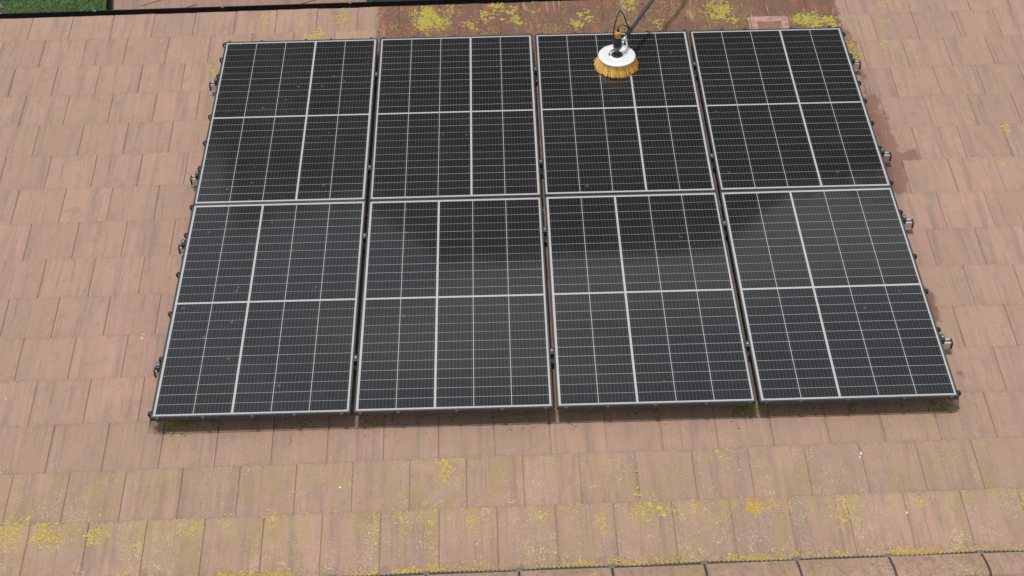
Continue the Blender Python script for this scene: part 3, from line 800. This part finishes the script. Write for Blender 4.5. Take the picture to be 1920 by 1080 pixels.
# ================================================================== LICHEN AND MOSS (real crusty lumps)
YEL = [(1.61,-.33,.055,1.0),(1.6,-.4,.03,.5),(2.64,-.39,.02,.5),(2.63,-.54,.03,.8),(2.65,-.64,.06,.7),(2.76,-.65,.05,.5),(2.11,-.66,.035,.7),(2.43,-.72,.045,.7),(2.44,-.78,.035,.7),(2.28,-.63,.06,.35),(2.86,-.7,.03,.5),(2.94,-.64,.05,.45),(3.23,-.655,.042,5.0),(3.33,-.65,.06,.9),(3.67,-.72,.05,.7),(3.7,-.65,.05,.4),(4.1,-.67,.04,.6),(4.59,-.66,.08,.5),(3.13,-.32,.05,.35),(-.65,-.66,.07,.8),(-.49,-.65,.06,.9),(-.44,-.69,.05,.9),(-.21,-.67,.06,1.0),(.27,-.67,.05,.6),(.69,-.62,.06,.4),(1.37,-.63,.05,.4),(1.53,-.66,.05,.35),(1.76,-.65,.08,.45),(-.67,-.62,.08,.4),(-.05,3.35,.045,1.0),(-.26,3.57,.03,.6),(-.49,3.73,.03,.5),(-1.57,3.75,.03,.25),(-1.44,2.98,.03,.3),(-1.13,2.92,.02,.4),(.28,3.99,.06,.35),(.54,3.94,.06,.45),(.84,3.95,.07,.5),(.84,4.06,.04,.4),(.66,3.74,.1,.6),(.89,3.72,.07,.6),(1.5,3.95,.09,1.2),(1.46,3.85,.07,1.1),(1.62,3.87,.07,1.1),(1.68,4.01,.06,.9),(1.8,3.83,.07,.7),(2.02,4.06,.06,.6),(1.9,3.93,.08,.35),(2.12,3.95,.07,.35),(2.18,3.84,.05,.4),(2.28,3.98,.06,.3),(2.66,3.89,.06,.45),(2.59,3.79,.06,.5),(2.97,3.97,.05,.4),(3.01,4.04,.07,.5),(3.22,3.75,.05,.3),(3.68,3.93,.1,.6),(3.65,3.83,.05,.4),(3.74,3.79,.05,.3),(4.33,3.72,.09,.8),(4.47,3.71,.06,1.0),(4.26,3.76,.07,.6),(4.56,3.41,.04,1.0),(4.56,3.31,.05,.9),(4.56,3.08,.03,.6),(4.89,3.91,.04,.3),(4.86,3.68,.04,.4),(4.94,3.9,.06,.25),(5.12,3.73,.03,.35),(5.41,2.4,.05,.5),(5.54,3.06,.03,.3),(5.27,2.07,.06,.2),(4.81,3.39,.05,.25),(-1.0,.76,.03,.4),(-.87,.42,.03,.35),(-.88,.34,.05,.2),(.04,1.0,.02,.2)]
MOSS = [(.1,.05,.05,.8),(.16,.04,.04,.8),(.35,.06,.05,.3),(.8,.05,.06,.3),(2.67,.04,.04,.6),(2.4,.05,.08,.3),(2.78,.02,.03,.4),(3.26,.03,.06,.6),(3.34,.02,.03,.8),(3.62,.04,.06,.3),(3.89,.04,.06,.35),(4.19,.04,.06,.35),(4.32,.0,.05,.6),(4.39,-.01,.04,.6),(1.32,.03,.03,.4),(-.03,2.08,.02,.5),(1.2,.05,.1,.2),(2.0,.05,.1,.2)]
rnd = random.Random(77); vs, fs, cols = [], [], []
def lump(u, v, r, h, c):
    if v > EAVE - .004 or v < vE + .024: return
    n = tile_n(v) + .0002; b = len(vs); m = 6; a0 = rnd.uniform(0, 6.28); el = rnd.uniform(.6, 1.4)
    for k in range(m):
        rr = r * rnd.uniform(.65, 1.2); vs.append((u + rr * el * math.cos(a0 + 1.047 * k), v + rr * math.sin(a0 + 1.047 * k), n - .0006))
    vs.append((u + rnd.gauss(0, r * .2), v + rnd.gauss(0, r * .2), n + h))
    for k in range(m): fs.append((b + k, b + (k + 1) % m, b + m))
    k = rnd.uniform(.82, 1.12); cc = (c[0] * k, c[1] * k, c[2] * k, 1)
    cols.extend([cc] * 7)
def patch(u, v, r, dens, colf, rmax=.0080):
    # branching clusters rather than an even spray
    n = int(dens * 9000 * r * r * 12.0)
    seeds = [(rnd.gauss(u, r * .50), rnd.gauss(v, r * .60)) for _ in range(max(3, n // 9))]
    for _ in range(n):
        s = rnd.choice(seeds); a = rnd.uniform(0, 6.28); d = abs(rnd.gauss(0, r * .10 + .004))
        lump(s[0] + d * math.cos(a), s[1] + d * math.sin(a), rmax * (.22 + .75 * rnd.random() ** 2), rnd.uniform(.001, .004), colf())
def halo(u, v, r, dens, colf):
    for _ in range(int(dens * 26000 * r * r)):
        lump(rnd.gauss(u, r * 1.05), rnd.gauss(v, r * 1.2), rnd.uniform(.0012, .0034), rnd.uniform(.0005, .0015), colf())
def yel(wet=0.0, org=0.0):
    def f():
        a = rnd.random()
        c = Vector((.60, .45, .085)).lerp(Vector((.54, .45, .19)), a)
        if rnd.random() < .12: c = Vector((.36, .35, .25))
        c = c.lerp(Vector((.45, .405, .085)), wet * .85)
        return c.lerp(Vector((.62, .36, .035)), org * rnd.random())
    return f
for (u, v, r, d) in YEL:
    wetf = 1.0 if (1.1 < u < 4.6 and v > 3.55) else (0.5 if u > 4.5 and v > 3 else 0.0)
    halo(u, v, r, min(d, 1.2), yel(wetf * .8))
    patch(u, v, r, d * .95, rmax=.0105 if wetf == 1.0 else .0080, colf=yel(wetf, 1.0 if d > 2 else (0.25 if v < 0 else 0.0)))
moss_c = lambda: Vector((.16, .17, .055)).lerp(Vector((.42, .39, .10)), rnd.random() ** 2)
for (u, v, r, d) in MOSS: patch(u, v, r, d * 1.6, moss_c)
for _ in range(3200):
    u = rnd.uniform(-.02, 4.46)
    if mnoise.noise(Vector((u * 3.1, 0, 21))) + .5 * mnoise.noise(Vector((u * 9, 0, 5))) + rnd.gauss(0, .2) < .05: continue
    lump(u, .075 - abs(rnd.gauss(0, .045)) - TH * u, rnd.uniform(.002, .006), rnd.uniform(.001, .004), moss_c())
# thin scatter inside the wet band and along the ridge
for _ in range(6500):
    u, v = rnd.uniform(.2, 4.7), rnd.uniform(3.5, EAVE)
    if mnoise.noise(Vector((u * 3.2, v * 2.2, 5))) + .25 * rnd.gauss(0, 1) < .18: continue
    c = yel(1.0 if u > 1.1 else 0)()
    for _k in range(rnd.randrange(1, 7)): lump(u + rnd.gauss(0, .010), v + rnd.gauss(0, .014), rnd.uniform(.002, .005), rnd.uniform(.001, .003), c)
for _ in range(8000):
    u = rnd.uniform(-1.2, 5.2)
    if mnoise.noise(Vector((u * 2.3, 0, 9))) + mnoise.noise(Vector((u * 7.3, 0, 2))) * .8 + rnd.gauss(0, .25) < .08: continue
    lump(u, vE + .026 + abs(rnd.gauss(0, .022 + .012 * mnoise.noise(Vector((u * 5, 3, 0))))), rnd.uniform(.003, .008), rnd.uniform(.002, .007), yel(0, .35)())
# sparse yellow and pale flecks on the noses of the two upper courses and elsewhere
for k, dens in ((0, 13000), (1, 7500), (2, 2200), (13, 900), (12, 400), (11, 250), (9, 150), (7, 120), (5, 120), (3, 150)):
    vk = V0 + GAUGE * k
    for _ in range(dens):
        u = rnd.uniform(-1.9, 6.0)
        v = vk - .004 - abs(rnd.gauss(0, (.17, .11, .07)[k] if k < 3 else .05))
        if v < vk - GAUGE: continue
        if mnoise.noise(Vector((u * 4.1, k * 3.7, 1))) + .7 * mnoise.noise(Vector((u * 11, v * 7, 4))) + rnd.gauss(0, .22) < .12: continue
        pale = rnd.random() < (.5 if k < 3 else .35)
        lump(u, v, rnd.uniform(.0014, .0036), rnd.uniform(.0005, .0016), Vector((.52, .47, .36)) if pale else yel()())
for (u, v) in ((-.17, .72), (-.168, .755), (3.86, -.33), (3.85, -.35), (.02, -.02), (1.05, -.42), (4.02, -.72), (2.30, -.71)):   # bird lime
    for _k in range(5): lump(u + rnd.gauss(0, .003), v + rnd.gauss(0, .006), rnd.uniform(.003, .006), .001, Vector((.8, .8, .78)))
me = bpy.data.meshes.new('lichen'); me.from_pydata(vs, [], fs)
at = me.attributes.new('tint', 'FLOAT_COLOR', 'POINT'); at.data.foreach_set('color', [x for c in cols for x in c])
t = NT('lichen'); a = t.n('Attribute', attribute_name='tint').outputs['Color']
me.materials.append(t.set(Base_Color=a, Roughness=0.95, Specular_IOR_Level=0.1))
tag(obj('lichen', me, ROOF), 'yellow lichen and green moss crusts growing on the roof tiles', 'lichen', kind='stuff')
print('lichen lumps', len(fs) // 6)

# ================================================================== TREES across the garden (seen mirrored in the panels)
bark = simple('bark', (0.10, 0.075, 0.055), 0.9)
t = NT('leaves'); a = t.n('Attribute', attribute_name='tone').outputs['Fac']
leafm = t.set(Base_Color=t.mix(a, (0.025, 0.045, 0.015), (0.075, 0.11, 0.03)), Roughness=0.7, Specular_IOR_Level=0.25)
def tree(x, y, h, cr_, seed, label):
    rnd = random.Random(seed); root = empty('tree', T((x, y, GROUND)))
    tag(root, label, 'tree', 'trees across the garden')
    bm = bmesh.new(); tube(bm, [Vector((0, 0, -.1)), Vector((.1, 0, h * .3)), Vector((0, .1, h * .75))], .22, 8, True, .06)
    for q in range(6):
        a = rnd.uniform(0, 6.28); z = h * rnd.uniform(.3, .6); tube(bm, [Vector((0, 0, z)), Vector((math.cos(a) * cr_ * .6, math.sin(a) * cr_ * .6, z + h * .2))], .08, 6, True, .02)
    obj('trunk', mesh_of('trunk', bm, bark), T((x, y, GROUND)), root)
    vs, fs, tone = [], [], []
    cl = []
    for q in range(70):
        z = rnd.uniform(.22, .97); rr = cr_ * (1 - abs((z - .5) / .55) ** 2.2) ** .5 if abs(z - .5) < .54 else .3
        a = rnd.uniform(0, 6.28); k = rnd.random() ** .5
        cl.append((rr * k * math.cos(a), rr * k * math.sin(a), h * z * .97, rnd.uniform(.5, 1.0)))
    for q in range(9000):
        cx, cy, cz, r0 = rnd.choice(cl)
        d = Vector((rnd.gauss(0, 1), rnd.gauss(0, 1), rnd.gauss(0, .8))).normalized() * r0 * rnd.random() ** .4
        p = Vector((cx, cy, cz)) + d; s = rnd.uniform(.14, .30)
        n1 = Vector((rnd.gauss(0, 1), rnd.gauss(0, 1), rnd.gauss(0, 1))).normalized(); n2 = n1.cross(Vector((.3, .5, .8))).normalized()
        b = len(vs); vs += [p - n1 * s, p + n2 * s * .5, p + n1 * s, p - n2 * s * .5]; fs.append((b, b + 1, b + 2, b + 3))
        tone += [rnd.random()] * 4
    me = bpy.data.meshes.new('crown'); me.from_pydata([tuple(v) for v in vs], [], fs); me.materials.append(leafm)
    at = me.attributes.new('tone', 'FLOAT', 'POINT'); at.data.foreach_set('value', tone)
    obj('crown', me, T((x, y, GROUND)), root)
for i, (x, y, h, c, l) in enumerate(((-6.2, 30, 10.3, 2.6, 'leafy tree mirrored at the far left of the array'), (-2.4, 27, 11.0, 2.9, 'leafy tree mirrored left of the middle of the array'),
        (10.2, 27, 10.9, 3.0, 'leafy tree mirrored at the right of the array'), (14.2, 29, 10.6, 2.9, 'leafy tree mirrored at the far right edge of the array'))):
    tree(x, y, h, c, 100 + i, l)
# the hipped house opposite: its roof is the dark band mirrored in the middle panels
opp = empty('neighbour_house', T((3.8, 22.0, GROUND)))
tag(opp, 'dark hipped roof house opposite, mirrored in the middle panels', 'house')
slate = simple('slate_roof', (0.03, 0.029, 0.03), 0.8, vs=3)
rz, ez, ry = 3.75, -2.0, 22.0
bm = bmesh.new()
rg = [bm.verts.new((x, ry, rz)) for x in (1.0, 6.6)]
ev = [bm.verts.new(p) for p in ((-4.4, ry - 5.4, ez), (12.0, ry - 5.4, ez), (12.0, ry + 5.4, ez), (-4.4, ry + 5.4, ez))]
bm.faces.new((ev[0], ev[1], rg[1], rg[0])); bm.faces.new((ev[2], ev[3], rg[0], rg[1])); bm.faces.new((ev[1], ev[2], rg[1])); bm.faces.new((ev[3], ev[0], rg[0])); bm.faces.new(ev[::-1])
orf = obj('roof', mesh_of('opposite_roof', bm, slate), Matrix.Identity(4), opp)
bm = bmesh.new(); box(bm, -4.0, 11.6, ry - 5.0, ry + 5.0, GROUND, ez - 0.01)
obj('wall', mesh_of('opposite_wall', bm, brick), Matrix.Identity(4), opp)
glassy = simple('dark_glass', (0.02, 0.022, 0.025), 0.1)
bm = bmesh.new(); box(bm, 0, 1.3, -0.06, 0.0, 0, 1.2); wme = mesh_of('window', bm, glassy)
for zc in (GROUND + 0.9, GROUND + 3.5):
    for xw in (-2.8, 0.2, 3.2, 6.2, 9.2): obj('window', wme, T((xw, ry - 5.0, zc)), opp)
